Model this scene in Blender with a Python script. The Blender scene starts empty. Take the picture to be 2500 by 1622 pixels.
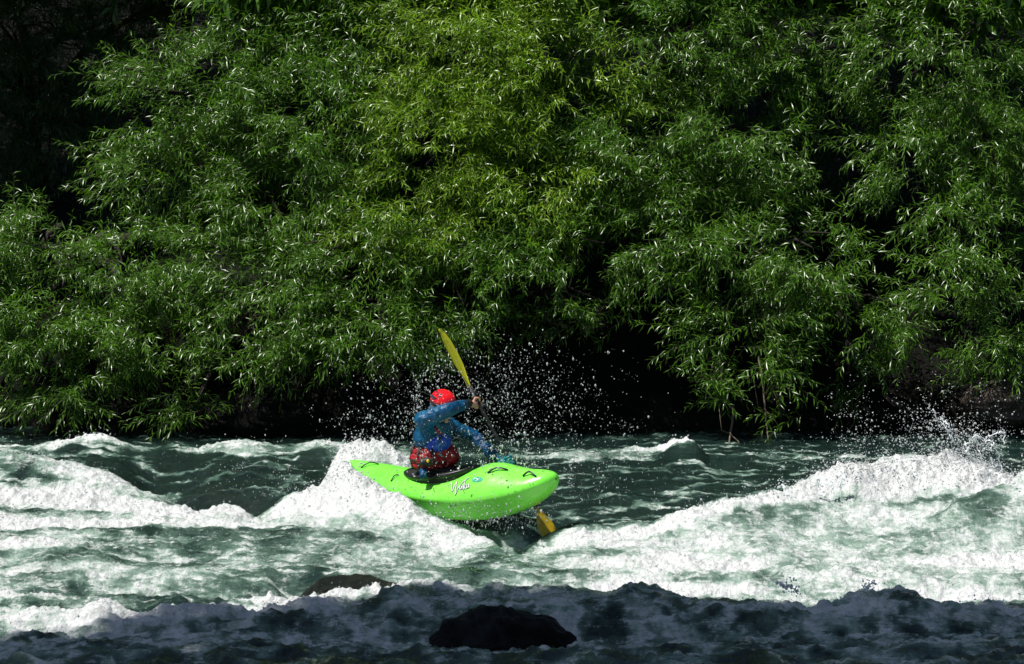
import bpy, math, random
import numpy as np
from mathutils import Vector, Matrix
random.seed(7); rng = np.random.default_rng(7)
scn = bpy.context.scene
C = scn.collection
# ------------------------------------------------------------------ camera, sky, sun, exposure
CAM_H, FPX, HORIZON = 3.75, 8075.0, 183.0          # metres; focal length and horizon row in 2500 px wide units
TILT = math.atan((811 - HORIZON) / FPX)
cam_d = bpy.data.cameras.new('camera'); cam = bpy.data.objects.new('camera', cam_d); C.objects.link(cam)
cam_d.sensor_width = 36; cam_d.lens = 36 * FPX / 2500; cam_d.clip_end = 2000; cam_d.clip_start = 0.1
cam.location = (0, 0, CAM_H); cam.rotation_euler = (math.pi/2 - TILT, 0, 0)
scn.camera = cam
SUN = Vector((-0.42, -0.16, 0.89)).normalized()      # towards the sun
ELEV = math.asin(SUN.z); ROT = math.atan2(SUN.x, SUN.y)
w = bpy.data.worlds.new('World'); scn.world = w; w.use_nodes = True
nt = w.node_tree; nt.nodes.clear()
sky = nt.nodes.new('ShaderNodeTexSky'); sky.sky_type = 'NISHITA'; sky.sun_disc = False
sky.sun_elevation = ELEV; sky.sun_rotation = ROT
bg = nt.nodes.new('ShaderNodeBackground'); bg.inputs[1].default_value = 0.05
wo = nt.nodes.new('ShaderNodeOutputWorld')
nt.links.new(sky.outputs[0], bg.inputs[0]); nt.links.new(bg.outputs[0], wo.inputs[0])
sl = bpy.data.lights.new('sun', 'SUN'); sl.energy = 5.0; sl.angle = math.radians(0.5); sl.color = (1, .96, .9)
so = bpy.data.objects.new('sun', sl); C.objects.link(so); so.location = (-20, -10, 40)
so.rotation_euler = SUN.to_track_quat('Z', 'Y').to_euler()
scn.view_settings.view_transform = 'Standard'; scn.view_settings.look = 'None'
scn.view_settings.exposure = 0.3; scn.view_settings.gamma = 1
scn.render.engine = 'CYCLES'
scn.cycles.use_denoising = True
scn.cycles.max_bounces = 8; scn.cycles.transparent_max_bounces = 8
scn.cycles.sample_clamp_indirect = 6; scn.cycles.caustics_reflective = False; scn.cycles.caustics_refractive = False

def P(px, py, D):                                   # point on the ray of a photograph pixel, D metres up the river valley
    u = (px - 1250) / FPX; v = -(py - 811) / FPX
    c, s = math.cos(TILT), math.sin(TILT)
    dy = c + v * s; dz = -s + v * c
    k = D / dy
    return Vector((u * k, D, CAM_H + dz * k))
def PX(px, D): return (px - 1250) / FPX * D
def PZ(py, D): return P(1250, py, D).z

# ------------------------------------------------------------------ helpers
def tag(o, label=None, cat=None, group=None, kind=None):
    if label: o['label'] = label
    if cat: o['category'] = cat
    if group: o['group'] = group
    if kind: o['kind'] = kind
    return o
def empty(name, loc, label, cat, group=None):
    o = bpy.data.objects.new(name, None); C.objects.link(o); o.location = loc
    bpy.context.view_layer.update()
    return tag(o, label, cat, group)
def link(name, me, mats, parent=None, smooth=True):
    o = bpy.data.objects.new(name, me); C.objects.link(o)
    if not isinstance(mats, (list, tuple)): mats = [mats]
    for m in mats: me.materials.append(m)
    if smooth: me.polygons.foreach_set('use_smooth', np.ones(len(me.polygons), bool))
    if parent is not None:                           # meshes come in world coordinates
        o.parent = parent
        o.matrix_parent_inverse = parent.matrix_basis.inverted()
    return o
def np_mesh(name, V, F, n=None):
    """V (N,3); F (M,3) or (M,4)"""
    me = bpy.data.meshes.new(name)
    V = np.ascontiguousarray(V, np.float32); F = np.ascontiguousarray(F, np.int32)
    k = F.shape[1]
    me.vertices.add(len(V)); me.vertices.foreach_set('co', V.ravel())
    me.loops.add(F.size); me.loops.foreach_set('vertex_index', F.ravel())
    me.polygons.add(len(F))
    me.polygons.foreach_set('loop_start', np.arange(0, F.size, k, dtype=np.int32))
    me.polygons.foreach_set('loop_total', np.full(len(F), k, np.int32))
    me.update(calc_edges=True)
    return me
def attr(me, name, vals):
    a = me.attributes.new(name, 'FLOAT', 'POINT'); a.data.foreach_set('value', np.ascontiguousarray(vals, np.float32))

def perlin(x, y, z=None, seed=0):
    r = np.random.default_rng(seed + 100)
    perm = r.permutation(256).astype(np.int32); perm = np.concatenate([perm, perm, perm])
    g = r.normal(size=(256, 3)).astype(np.float32); g /= np.linalg.norm(g, axis=1)[:, None]
    if z is None: z = np.full_like(x, .37 + seed * .11)
    xi, yi, zi = np.floor(x).astype(np.int32), np.floor(y).astype(np.int32), np.floor(z).astype(np.int32)
    fx, fy, fz = x - xi, y - yi, z - zi
    f = lambda t: t*t*t*(t*(t*6-15)+10)
    sx, sy, sz = f(fx), f(fy), f(fz)
    def cor(dx, dy, dz):
        h = perm[perm[perm[(xi+dx) & 255] + ((yi+dy) & 255)] + ((zi+dz) & 255)]
        gg = g[h]
        return gg[..., 0]*(fx-dx) + gg[..., 1]*(fy-dy) + gg[..., 2]*(fz-dz)
    L = lambda a, b, t: a + t*(b-a)
    return L(L(L(cor(0,0,0), cor(1,0,0), sx), L(cor(0,1,0), cor(1,1,0), sx), sy),
             L(L(cor(0,0,1), cor(1,0,1), sx), L(cor(0,1,1), cor(1,1,1), sx), sy), sz) * 1.5
def fbm(x, y, oct=4, seed=0, ridged=False, z=None):
    s = 0; a = 1; t = 0
    for k in range(oct):
        n = perlin(x * 2**k, y * 2**k, None if z is None else z * 2**k, seed + k)
        if ridged: n = 1 - 2*np.abs(n)
        s = s + a*n; t += a; a *= .5
    return s / t
def sstep(a, b, x):
    t = np.clip((x - a) / (b - a), 0, 1); return t*t*(3-2*t)

# ------------------------------------------------------------------ materials
def mat(name, col, rough=.5, spec=.5, **kw):
    m = bpy.data.materials.new(name); m.use_nodes = True
    b = m.node_tree.nodes['Principled BSDF']
    b.inputs['Base Color'].default_value = (*col, 1); b.inputs['Roughness'].default_value = rough
    b.inputs['Specular IOR Level'].default_value = spec
    for k, v in kw.items(): b.inputs[k.replace('_', ' ')].default_value = v
    return m
class NT:
    def __init__(s, m): s.t = m.node_tree; s.b = s.t.nodes.get('Principled BSDF')
    def n(s, typ, **kw):
        q = s.t.nodes.new(typ)
        for k, v in kw.items(): setattr(q, k, v)
        return q
    def l(s, a, b): s.t.links.new(a, b)
    def noise(s, vec, scale, detail=4, rough=.6, dist=0):
        q = s.n('ShaderNodeTexNoise'); q.inputs['Scale'].default_value = scale; q.inputs['Detail'].default_value = detail
        q.inputs['Roughness'].default_value = rough; q.inputs['Distortion'].default_value = dist
        s.l(vec, q.inputs['Vector']); return q.outputs['Fac']
    def math(s, op, a, b=0.0, c=None, clamp=False):
        q = s.n('ShaderNodeMath', operation=op); q.use_clamp = clamp
        for i, v in enumerate((a, b) if c is None else (a, b, c)):
            if isinstance(v, (int, float)): q.inputs[i].default_value = v
            else: s.l(v, q.inputs[i])
        return q.outputs[0]
    def ramp(s, fac, stops):
        q = s.n('ShaderNodeValToRGB'); e = q.color_ramp.elements
        while len(e) < len(stops): e.new(.5)
        for el, (p, c) in zip(e, stops):
            el.position = p; el.color = (*c, 1) if len(c) == 3 else c
        s.l(fac, q.inputs[0]); return q.outputs[0]
    def bump(s, h, strength, dist, normal=None):
        q = s.n('ShaderNodeBump'); q.inputs['Strength'].default_value = strength; q.inputs['Distance'].default_value = dist
        s.l(h, q.inputs['Height'])
        if normal is not None: s.l(normal, q.inputs['Normal'])
        return q.outputs[0]
def noisy(name, c1, c2, scale, rough=.6, bump=.3, bdist=.02, spec=.4, detail=6):
    m = mat(name, c1, rough, spec); t = NT(m)
    co = t.n('ShaderNodeTexCoord').outputs['Object']
    f = t.noise(co, scale, detail)
    t.l(t.ramp(f, [(.3, c1), (.7, c2)]), t.b.inputs['Base Color'])
    f2 = t.noise(co, scale*3.1, detail)
    t.l(t.bump(f2, bump, bdist), t.b.inputs['Normal'])
    return m

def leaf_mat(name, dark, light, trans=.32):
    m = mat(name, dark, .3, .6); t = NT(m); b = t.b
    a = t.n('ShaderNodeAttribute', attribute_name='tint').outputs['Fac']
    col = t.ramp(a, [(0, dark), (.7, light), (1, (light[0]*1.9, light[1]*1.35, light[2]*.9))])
    geo = t.n('ShaderNodeNewGeometry')
    mx = t.n('ShaderNodeMix', data_type='RGBA'); mx.inputs['B'].default_value = (light[0]*1.1, light[1]*1.0, light[2]*1.6, 1)
    t.l(geo.outputs['Backfacing'], mx.inputs['Factor']); t.l(col, mx.inputs['A'])
    t.l(mx.outputs['Result'], b.inputs['Base Color'])
    tr = t.n('ShaderNodeBsdfTranslucent')
    g = t.n('ShaderNodeMixRGB', blend_type='MULTIPLY'); g.inputs[0].default_value = 1; g.inputs[2].default_value = (2.2, 2.3, .7, 1)
    t.l(col, g.inputs[1]); t.l(g.outputs[0], tr.inputs[0])
    ms = t.n('ShaderNodeMixShader'); ms.inputs[0].default_value = trans
    t.l(b.outputs[0], ms.inputs[1]); t.l(tr.outputs[0], ms.inputs[2])
    t.l(ms.outputs[0], t.t.nodes['Material Output'].inputs[0])
    return m
M = {}
M['leaf'] = leaf_mat('willow_leaf', (.005, .026, .003), (.070, .180, .007))
M['leaf_shaded'] = leaf_mat('willow_leaf_shaded', (.009, .038, .006), (.03, .09, .01))  # darker leaf copy, deep shade of the set-back willows put into the colour
M['leaf_bright'] = leaf_mat('willow_leaf_bright', (.012, .050, .003), (.145, .28, .009))
M['twig'] = mat('willow_twig', (.035, .05, .012), .6)
M['bark'] = noisy('willow_bark', (.010, .008, .006), (.035, .028, .02), 9, .9, .8, .03)
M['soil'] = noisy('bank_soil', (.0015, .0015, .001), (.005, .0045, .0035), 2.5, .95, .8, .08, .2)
M['rock_black'] = noisy('wet_black_rock', (.0006, .0006, .0006), (.0035, .003, .0025), 14, .3, 1, .03, .16)
M['rock_wet'] = noisy('wet_mossy_rock', (.003, .004, .003), (.016, .022, .014), 16, .35, 1.0, .05, .25, 9)
M['rock_brown'] = noisy('brown_bank_rock', (.03, .022, .016), (.10, .075, .06), 5, .8, .8, .04)

# ------------------------------------------------------------------ river surface
zr = lambda D: 0.0
def line(pts): return pts                            # (px, py, D)
# every entry: crest or trough line, width on the far side, width on the near side
LINES = [
 ([(-900,1088,32),(-200,1092,32),(60,1098,32),(140,1080,32),(200,1072,32),(265,1075,32),(330,1098,32),(480,1102,32),(530,1082,32),(600,1084,32),(700,1100,32),(800,1086,32),(900,1092,32),(1000,1112,32),(1300,1114,32),(1400,1108,32),(1500,1103,32),(1590,1104,32),(1640,1078,32),(1690,1080,32),(1725,1112,32),(1900,1120,32),(2200,1124,32),(2500,1124,32),(3200,1120,32)], .45, .7),
 ([(330,1245,30.3),(420,1262,30),(520,1275,29.6),(640,1290,29.4),(780,1285,29.4)], .9, .5),
 ([(-900,1120,29.8),(-200,1120,29.8),(0,1112,29.8),(90,1122,29.8),(190,1148,29.8),(290,1160,29.8),(380,1190,29.6),(440,1235,29.5),(500,1275,29.4)], .55, .7),
 ([(600,1285,29.5),(650,1225,29.5),(730,1138,29.5),(800,1102,29.5),(870,1082,29.5),(930,1088,29.5),(1000,1130,29.5),(1080,1200,29.5),(1150,1250,29.4)], .45, .6),
 ([(640,1285,28.5),(750,1212,28.4),(860,1152,28.15),(940,1196,27.85),(1000,1232,27.6),(1060,1262,27.35),(1130,1300,27.1),(1200,1340,26.95),(1262,1377,26.85)], .28, .55),
 ([(1130,1330,27.75),(1200,1362,27.6),(1260,1375,27.6),(1330,1378,27.8),(1400,1370,28),(1460,1345,28.1)], .35, .26),
 ([(1280,1290,29),(1400,1290,28.9),(1600,1285,28.8),(1750,1265,29),(1850,1240,29.3)], .9, .6),
 ([(1265,1392,26.95),(1345,1382,26.95),(1380,1335,27),(1410,1310,27),(1500,1308,27),(1600,1288,27.1),(1680,1252,27.25),(1740,1224,27.4),(1830,1212,27.5),(1900,1204,27.6),(2000,1166,28),(2080,1140,28.2),(2150,1124,28.4),(2300,1112,28.5),(2420,1132,28.5),(2490,1178,28.4),(2700,1160,28.3),(3400,1160,28.3)], .4, .8),
 ([(2250,1290,26.6),(2330,1225,26.7),(2420,1205,26.8),(2510,1150,26.9),(2700,1140,26.9),(3300,1160,26.9)], .4, .6),
 ([(1700,1370,25.8),(1850,1330,26),(2000,1335,25.9),(2150,1370,25.7)], .3, .5),
 ([(-900,1395,25.4),(0,1398,25.4),(120,1370,25.3),(400,1385,25.6),(620,1368,25.6),(900,1378,25.7),(1100,1390,25.6)], .5, .5),
 ([(700,1500,24.2),(760,1465,24.3),(820,1425,24.45),(880,1405,24.5),(960,1418,24.5),(1040,1455,24.3)], .45, .5),
 ([(-900,1470,23.95),(0,1470,23.95),(560,1482,24),(800,1512,23.9),(1100,1462,24.1),(1500,1470,24.1),(2100,1510,23.9),(2500,1505,23.95),(3300,1505,23.95)], .35, .3),
 ([(-900,1548,22.5),(0,1545,22.5),(160,1515,22.7),(270,1478,22.9),(330,1520,22.8),(430,1512,22.9),(520,1480,23),(600,1495,23),(700,1494,23),(800,1484,23.1),(870,1470,23.2),(940,1440,23.2),(1000,1420,23.2),(1100,1438,23.2),(1200,1428,23.2),(1340,1424,23.2),(1480,1444,23.1),(1580,1432,23.1),(1640,1452,23),(1750,1470,22.95),(1900,1480,22.9),(2030,1490,22.9),(2100,1462,22.9),(2200,1460,22.9),(2300,1488,22.9),(2400,1480,22.9),(2500,1492,22.9),(3300,1490,22.9)], .3, .55),
 ([(-900,1600,21.9),(600,1590,22),(1000,1615,22),(1200,1650,21.9),(1400,1615,22),(2000,1590,22),(3300,1590,22)], .3, .7),
]
# foam: (points (px, D, density), width far, width near)
FOAM = [
 ([(-900,32,.6),(40,32,.35),(140,31.9,.8),(230,31.9,.85),(300,31.9,.45),(420,32,.3),(520,31.9,.7),(620,31.9,.5),(700,32,.3),(800,31.9,.7),(900,31.8,.7),(1100,32,.3),(1480,31.8,.4),(1590,32,.7),(1640,32,.95),(1690,32,.8),(1730,32,.15),(1850,32,.45),(2000,32,.25),(3000,32,.3)], .25, .3),
 ([(-900,30.3,.7),(0,30.3,.7),(120,30,.6),(250,29.8,.62),(380,29.6,.62),(460,29.5,.5),(520,29.3,.3)], .3, .9),
 ([(-900,28.8,1.1),(0,28.8,1.15),(200,28.8,1.15),(400,28.6,1.1),(560,28.3,1.0),(700,28.2,1.0),(900,27.7,.85),(1000,27.2,.7)], .35, .55),
 ([(600,29,.75),(700,29.4,.85),(800,29.5,.95),(900,29.5,.95),(1000,29.4,.8),(1100,29.4,.4)], .4, .8),
 ([(1080,27.8,.9),(1200,27.6,.9),(1300,27.7,.7),(1380,27.8,.5)], .35, .3),  # foam raised under the hull: lightens the kayak's shadow in the colour
 ([(620,28.3,1.1),(750,28.3,1.1),(860,28.1,1.1),(940,27.8,1.1),(1000,27.5,1.0),(1060,27.3,.95),(1130,27.05,.9),(1200,26.9,.85),(1265,26.8,.85)], .2, .38),
 ([(1265,26.85,1.1),(1400,26.95,1.15),(1600,27,1.05),(1740,27.3,1.05),(1900,27.5,1.0),(2000,27.8,1.0),(2150,28.2,1.1),(2300,28.4,1.1),(2500,28.3,1.1),(3200,28.3,1.1)], .35, .6),
 ([(1300,26.2,.68),(1500,26.2,.68),(1700,26.3,.6),(1900,26.6,.62),(2100,27,.66),(2300,27.2,.85),(2500,27.2,1.05),(3200,27.2,1)], .6, .7),
 ([(1300,25.2,.55),(1500,25.2,.75),(1650,25.4,.95),(1800,25.2,1.0),(1950,25.1,.3),(2100,25.2,.35),(2250,25.2,.75),(2500,25.4,.95),(3200,25.4,1)], .5, .6),
 ([(1200,24.2,.5),(1500,24.2,.85),(1800,24.1,.95),(2000,24.1,.5),(2150,24,.8),(2500,23.9,1.0),(3200,24,1.0)], .5, .5),
 ([(-900,27.5,.9),(0,27.5,.95),(300,27.5,.85),(560,27.5,.72),(800,27.3,.6),(1000,26.6,.6),(1200,26.4,.65)], .75, .5),
 ([(-900,26,1),(-100,26.2,.95),(80,26.1,.9),(200,26,.6),(330,26,.35)], .3, .35),
 ([(-900,25,.8),(0,25,.72),(100,25,.6),(300,25.2,.42),(700,25.4,.42),(1000,25.4,.4)], .5, .6),
 ([(-900,23.8,.8),(0,23.8,.85),(200,23.9,.65),(330,24.2,.7),(450,23.9,.62),(560,23.6,.6),(620,23.4,.8),(760,23.3,1.0),(860,23.3,1.05),(960,23.4,1.05),(1030,23.3,.8),(1200,23.3,.5)], .22, .35),
 ([(-900,22.6,.5),(0,22.6,.5),(400,22.8,.6),(700,23,.7),(1000,23.1,.5),(1500,23.1,.5),(2000,23,.52),(3200,23,.52)], .3, .6),
 ([(-900,21.7,.2),(700,21.8,.25),(1000,21.9,.4),(1400,22,.45),(1700,21.8,.36),(3200,21.8,.36)], .4, .8),
]
def ends(x, xs, m=.25): return sstep(xs[0]-m, xs[0]+m*.2, x) * (1 - sstep(xs[-1]-m*.2, xs[-1]+m, x))
def river_height(X, Y):
    num = np.zeros_like(X); den = np.zeros_like(X)
    for pts, wb, wf in LINES:
        w3 = [P(*p) for p in pts]
        xs = np.array([q.x for q in w3]); ys = np.array([q.y for q in w3]); zs = np.array([q.z for q in w3])
        yc = np.interp(X, xs, ys); zc = np.interp(X, xs, zs)
        d = Y - yc
        k = np.exp(-(d / np.where(d > 0, wb, wf))**2) * ends(X, xs)
        num += k*zc; den += k
    return num / np.maximum(1, den) if False else num / (den + np.maximum(0, 1 - den))
def river_foam(X, Y):
    best = np.zeros_like(X)
    for pts, wb, wf in FOAM:
        xs = np.array([PX(p[0], p[1]) for p in pts]); ys = np.array([p[1] for p in pts]); fs = np.array([p[2] for p in pts])
        yc = np.interp(X, xs, ys); fc = np.interp(X, xs, fs); d = Y - yc
        k = np.exp(-np.abs(d / np.where(d > 0, wb, wf))**2.6) * ends(X, xs)
        best = np.maximum(best, k*fc)
    return best
def river_full(X, Y):
    wx = X + .22*fbm(X*1.5, Y*1.5, 4, 3); wy = Y + .42*fbm(X*1.3, Y*1.2, 4, 9)
    h = river_height(X + .10*fbm(X*2.2, Y*2, 2, 5), Y + .10*fbm(X*1.8, Y*1.6, 2, 6))
    f = np.maximum(river_foam(wx, wy), .42*sstep(22.6, 23.4, Y)*(1 - sstep(26.6, 27.6, Y)) + .14*sstep(0, 1.2, X)*sstep(23, 24, Y)*(1 - sstep(26.4, 27.4, Y - .15*X)))
    f = np.clip(f + (.25 + .22*sstep(0, 1, X))*fbm(X*1.2 + .4*Y, Y*.9, 4, 91)*sstep(.1, .4, f), 0, 1.2)
    f = np.clip(f + (1-sstep(.1, .6, f))*sstep(22, 24, Y)*.42*sstep(.52, .82, fbm(X*1.5 + .5*Y, Y*3.2, 4, 47, ridged=True)), 0, 1.2)  # thin pale streaks painted into the calm water as glints
    calm = sstep(.0, .5, .75 - f)
    n1 = fbm(X*2.4, Y*1.5, 4, 11)
    n2 = fbm(X*7, Y*5, 4, 17, ridged=True)
    n3 = fbm(X*3.1 + .3*Y, Y*2.2, 3, 23)
    n4 = fbm(X*18, Y*14, 3, 31)
    h = h + .035*n3 + f*(.12*n1 + .05*(n2 - .2) + .022*n4) + .020*calm*fbm(X*5, Y*7, 4, 41, ridged=True) + .02*calm*fbm(X*2.2, Y*3, 3, 43, ridged=True)
    # spiky lips along the foaming crests
    sp = fbm(X*12, Y*9, 4, 53); h = h + np.clip(sp, 0, 1)*.075*sstep(.35, 1, f)
    h = h + .02*f*np.abs(fbm(X*30, Y*24, 2, 61))
    cr_ = np.exp(-((Y-23.0)/.45)**2); h = h + cr_*(.15*fbm(X*2.0, Y*1.5, 4, 105) + .07*np.clip(fbm(X*9, Y*6, 4, 106), 0, 1) - .035*sstep(-1, 0, X)); f = f*(1 - .5*sstep(-2.2, -.9, X)*(1 - sstep(22.3, 22.85, Y))); near = 1 - sstep(22.4, 23.2, Y); h = h + near*(.10*fbm(X*1.8, Y*2.2, 4, 95, True) + .02*fbm(X*8, Y*6, 3, 96, True)); f = np.clip(f + near*.6*fbm(X*2.4, Y*2, 4, 97, True), 0, 1.1)  # thinner foam on the near water deepens its shade in the colour
    return h, f
bank_y = lambda X: 34.5 + .25*np.sin(X*.8) + .12*np.sin(X*2.3+1)
def axis(lo, a, b, hi, step, big):
    L = [a]; s = step
    while L[-1] > lo: s = min(s*1.12, big); L.append(L[-1]-s)
    R = [b]; s = step
    while R[-1] < hi: s = min(s*1.12, big); R.append(R[-1]+s)
    return np.array(L[::-1][:-1] + list(np.arange(a, b, step)) + R)
xs = axis(-60, -5.4, 5.4, 60, .0115, 1.2); ys = axis(14, 20.9, 32.8, 37, .017, .3)
X, Y = np.meshgrid(xs, ys)
H, FM = river_full(X, Y)
# fade the hand-laid waves out past the frame
Vt = np.stack([X, Y, H], -1).reshape(-1, 3)
nx, ny = len(xs), len(ys)
idx = np.arange(nx*ny).reshape(ny, nx)
F = np.stack([idx[:-1,:-1], idx[:-1,1:], idx[1:,1:], idx[1:,:-1]], -1).reshape(-1, 4)
me = np_mesh('river_water', Vt, F)
attr(me, 'foam', FM.ravel())
def river_mat():
    m = mat('river_water', (.02, .05, .04), .1); t = NT(m); b = t.b
    co = t.n('ShaderNodeTexCoord').outputs['Object']
    a = t.n('ShaderNodeAttribute', attribute_name='foam').outputs['Fac']
    mp = t.n('ShaderNodeMapping'); t.l(co, mp.inputs[0]); mp.inputs['Scale'].default_value = (1, .32, 1)
    v = mp.outputs[0]
    na = t.noise(v, 2.2, 4, .55, .4); nb = t.noise(v, 9, 6, .64, .5); nc = t.noise(v, 60, 4, .75, .2)
    mq = t.n('ShaderNodeMapping'); t.l(co, mq.inputs[0]); mq.inputs['Scale'].default_value = (.55, .5, 2.2); mq.inputs['Rotation'].default_value = (0, .12, .25)
    ns = t.noise(mq.outputs[0], 11, 8, .72, .9)
    sa = t.math('SUBTRACT', na, .5)
    milk = t.math('MULTIPLY_ADD', sa, .8, a)
    milk = t.math('MULTIPLY_ADD', t.math('SUBTRACT', ns, .5), .5, milk)
    colm = t.ramp(milk, [(0, (.008, .019, .016)), (.25, (.018, .040, .033)), (.40, (.095, .165, .13)), (.56, (.30, .42, .35)), (1, (.50, .60, .54))])
    f = t.math('MULTIPLY_ADD', sa, .55, a)
    f = t.math('MULTIPLY_ADD', t.math('SUBTRACT', nb, .5), .95, f)
    f = t.math('MULTIPLY_ADD', t.math('SUBTRACT', ns, .5), 1.2, f)
    f = t.math('MULTIPLY_ADD', t.math('SUBTRACT', nc, .5), .3, f)
    wh = t.ramp(f, [(.46, (0,)*3), (.60, (.45,)*3), (.80, (1,)*3)])
    cm = t.n('ShaderNodeMixRGB'); t.l(wh, cm.inputs[0]); t.l(colm, cm.inputs[1]); cm.inputs[2].default_value = (.80, .82, .82, 1)
    t.l(cm.outputs[0], b.inputs['Base Color'])
    t.l(t.ramp(f, [(.3, (.10,)*3), (.85, (.45,)*3)]), b.inputs['Roughness'])
    b.inputs['IOR'].default_value = 1.33; b.inputs['Specular IOR Level'].default_value = .5
    r1 = t.noise(v, 9, 5, .6, .5); r2 = t.noise(v, 38, 4, .65, .3); r3 = t.noise(v, 130, 3, .6)
    n = t.bump(r1, .6, .06); n = t.bump(r2, .9, .03, n); n = t.bump(r3, .8, .012, n)
    fb = t.noise(v, 24, 6, .75, 1.5)
    n = t.bump(t.math('MULTIPLY', fb, t.math('MULTIPLY', a, 1.0, clamp=True)), .7, .03, n)
    t.l(n, b.inputs['Normal'])
    return m
M['river'] = river_mat()
river = link('water', me, M['river'])
tag(river, kind='structure'); river['label'] = 'fast green river broken into white rapids'
def water_z(x, y):
    i = min(max(np.searchsorted(xs, x), 0), nx-1); j = min(max(np.searchsorted(ys, y), 0), ny-1); return float(H[j, i])

# ------------------------------------------------------------------ ground: river bed and both banks, one sheet
gx = axis(-90, -8, 8, 90, .22, 5); gy = axis(-40, 30, 42, 110, .16, 4)
GX, GY = np.meshgrid(gx, gy)
def ground_z(X, Y):
    bf = Y - bank_y(X)
    far = np.where(bf < 0, np.maximum(-1.0, bf*.6), .0)
    far = far + np.where(bf > 0, 1.1*np.minimum(bf, 1.2)**.6 + .42*np.maximum(bf-1.2, 0), 0)
    far = np.minimum(far, 14 + .05*bf)
    nb = 16.5 - Y
    near = np.where(nb > 0, .19*nb, np.maximum(-1, .4*nb))
    near = np.minimum(near, 2.1 + 0*nb)
    z = np.maximum(far, near)
    z = z + .10*fbm(X*.9, Y*.9, 3, 71)*sstep(-.2, .5, np.maximum(bf, nb)) + .25*fbm(X*.3, Y*.3, 2, 77)*sstep(2, 5, np.maximum(bf, nb))*(Y > 20)
    return z
GZ = ground_z(GX, GY)
gi = np.arange(GX.size).reshape(GX.shape)
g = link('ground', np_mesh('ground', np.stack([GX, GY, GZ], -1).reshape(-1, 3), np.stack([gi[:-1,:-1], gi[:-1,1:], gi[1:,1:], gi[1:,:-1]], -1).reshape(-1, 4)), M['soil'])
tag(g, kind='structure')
gz = lambda x, y: float(ground_z(np.array([x]), np.array([y]))[0])

# ------------------------------------------------------------------ shapes
def tube(path, rad, seg=8, cap=True):
    """path list of Vector, rad list -> verts, quad faces"""
    n = len(path); V = []; Fq = []
    t0 = (path[1]-path[0]).normalized(); u = t0.orthogonal().normalized()
    for i in range(n):
        t = (path[min(i+1, n-1)] - path[max(i-1, 0)]).normalized()
        u = (u - t*u.dot(t)).normalized(); v = t.cross(u)
        for k in range(seg):
            a = 2*math.pi*k/seg; V.append(path[i] + (u*math.cos(a) + v*math.sin(a))*rad[i])
    for i in range(n-1):
        for k in range(seg):
            a, b = i*seg+k, i*seg+(k+1) % seg; Fq.append((a, b, b+seg, a+seg))
    if cap:
        for i, s in ((0, 1), (n-1, -1)):
            c = len(V); V.append(path[i])
            for k in range(seg):
                a, b = i*seg+k, i*seg+(k+1) % seg
                Fq.append((c, b, a, a) if s == 1 else (c, a, b, b))
    return V, Fq
class MB:
    def __init__(s): s.V = []; s.F = []
    def add(s, V, F):
        o = len(s.V); s.V += [tuple(v) for v in V]; s.F += [tuple(dict.fromkeys(i+o for i in f)) for f in F]; return s
    def tube(s, path, rad, seg=8):
        if not isinstance(rad, (list, tuple)): rad = [rad]*len(path)
        return s.add(*tube([Vector(p) for p in path], list(rad), seg))
    def ell(s, c, A, seg=16, rings=10):
        """ellipsoid; A = 3x3 matrix whose columns are the half axes"""
        V = [Vector(c) + A @ Vector((0, 0, 1))]; F = []
        for i in range(1, rings):
            th = math.pi*i/rings
            for k in range(seg):
                ph = 2*math.pi*k/seg
                V.append(Vector(c) + A @ Vector((math.sin(th)*math.cos(ph), math.sin(th)*math.sin(ph), math.cos(th))))
        V.append(Vector(c) + A @ Vector((0, 0, -1))); e = len(V)-1
        for k in range(seg):
            F.append((0, 1+k, 1+(k+1) % seg)); F.append((e, e-seg+(k+1) % seg, e-seg+k))
        for i in range(rings-2):
            for k in range(seg):
                a = 1+i*seg+k; b = 1+i*seg+(k+1) % seg; F.append((a, a+seg, b+seg, b))
        return s.add(V, F)
    def ball(s, c, r): return s.ell(c, Matrix.Diagonal((r, r, r)), 12, 8)
    def chain(s, pts, rad):
        for i in range(len(pts)-1):
            a, b = Vector(pts[i]), Vector(pts[i+1]); d = (b-a).length
            n = max(2, int(d / (min(rad[i], rad[i+1])*.35)) + 1)
            for k in range(n+1):
                t = k/n; s.ball(a.lerp(b, t), rad[i]*(1-t) + rad[i+1]*t)
        return s
    def mesh(s, name):
        me = bpy.data.meshes.new(name); me.from_pydata(s.V, [], s.F); me.update(); return me
    def build(s, name, m, parent=None, smooth=True): return link(name, s.mesh(name), m, parent, smooth)
    def remesh(s, name, voxel, smooth_it=4, fold=0, fscale=14, seed=0):
        me = s.mesh('tmp'); o = bpy.data.objects.new('tmp', me); C.objects.link(o)
        r = o.modifiers.new('r', 'REMESH'); r.mode = 'VOXEL'; r.voxel_size = voxel; r.use_smooth_shade = True
        if smooth_it:
            q = o.modifiers.new('s', 'SMOOTH'); q.factor = .5; q.iterations = smooth_it
        dg = bpy.context.evaluated_depsgraph_get(); ev = o.evaluated_get(dg)
        out = bpy.data.meshes.new_from_object(ev); out.name = name
        bpy.data.objects.remove(o); bpy.data.meshes.remove(me)
        if fold:
            n = len(out.vertices); co = np.empty(n*3, np.float32); out.vertices.foreach_get('co', co); co = co.reshape(-1, 3).astype(np.float64)
            no = np.empty(n*3, np.float32); out.vertices.foreach_get('normal', no); no = no.reshape(-1, 3)
            k = fbm(co[:, 0]*fscale, co[:, 1]*fscale, 3, seed, True, co[:, 2]*fscale*.7)
            co += no * (fold*(k-.3))[:, None]
            out.vertices.foreach_set('co', co.astype(np.float32).ravel()); out.update()
        return out

def basis(x, y, z): return Matrix((x, y, z)).transposed()

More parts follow.
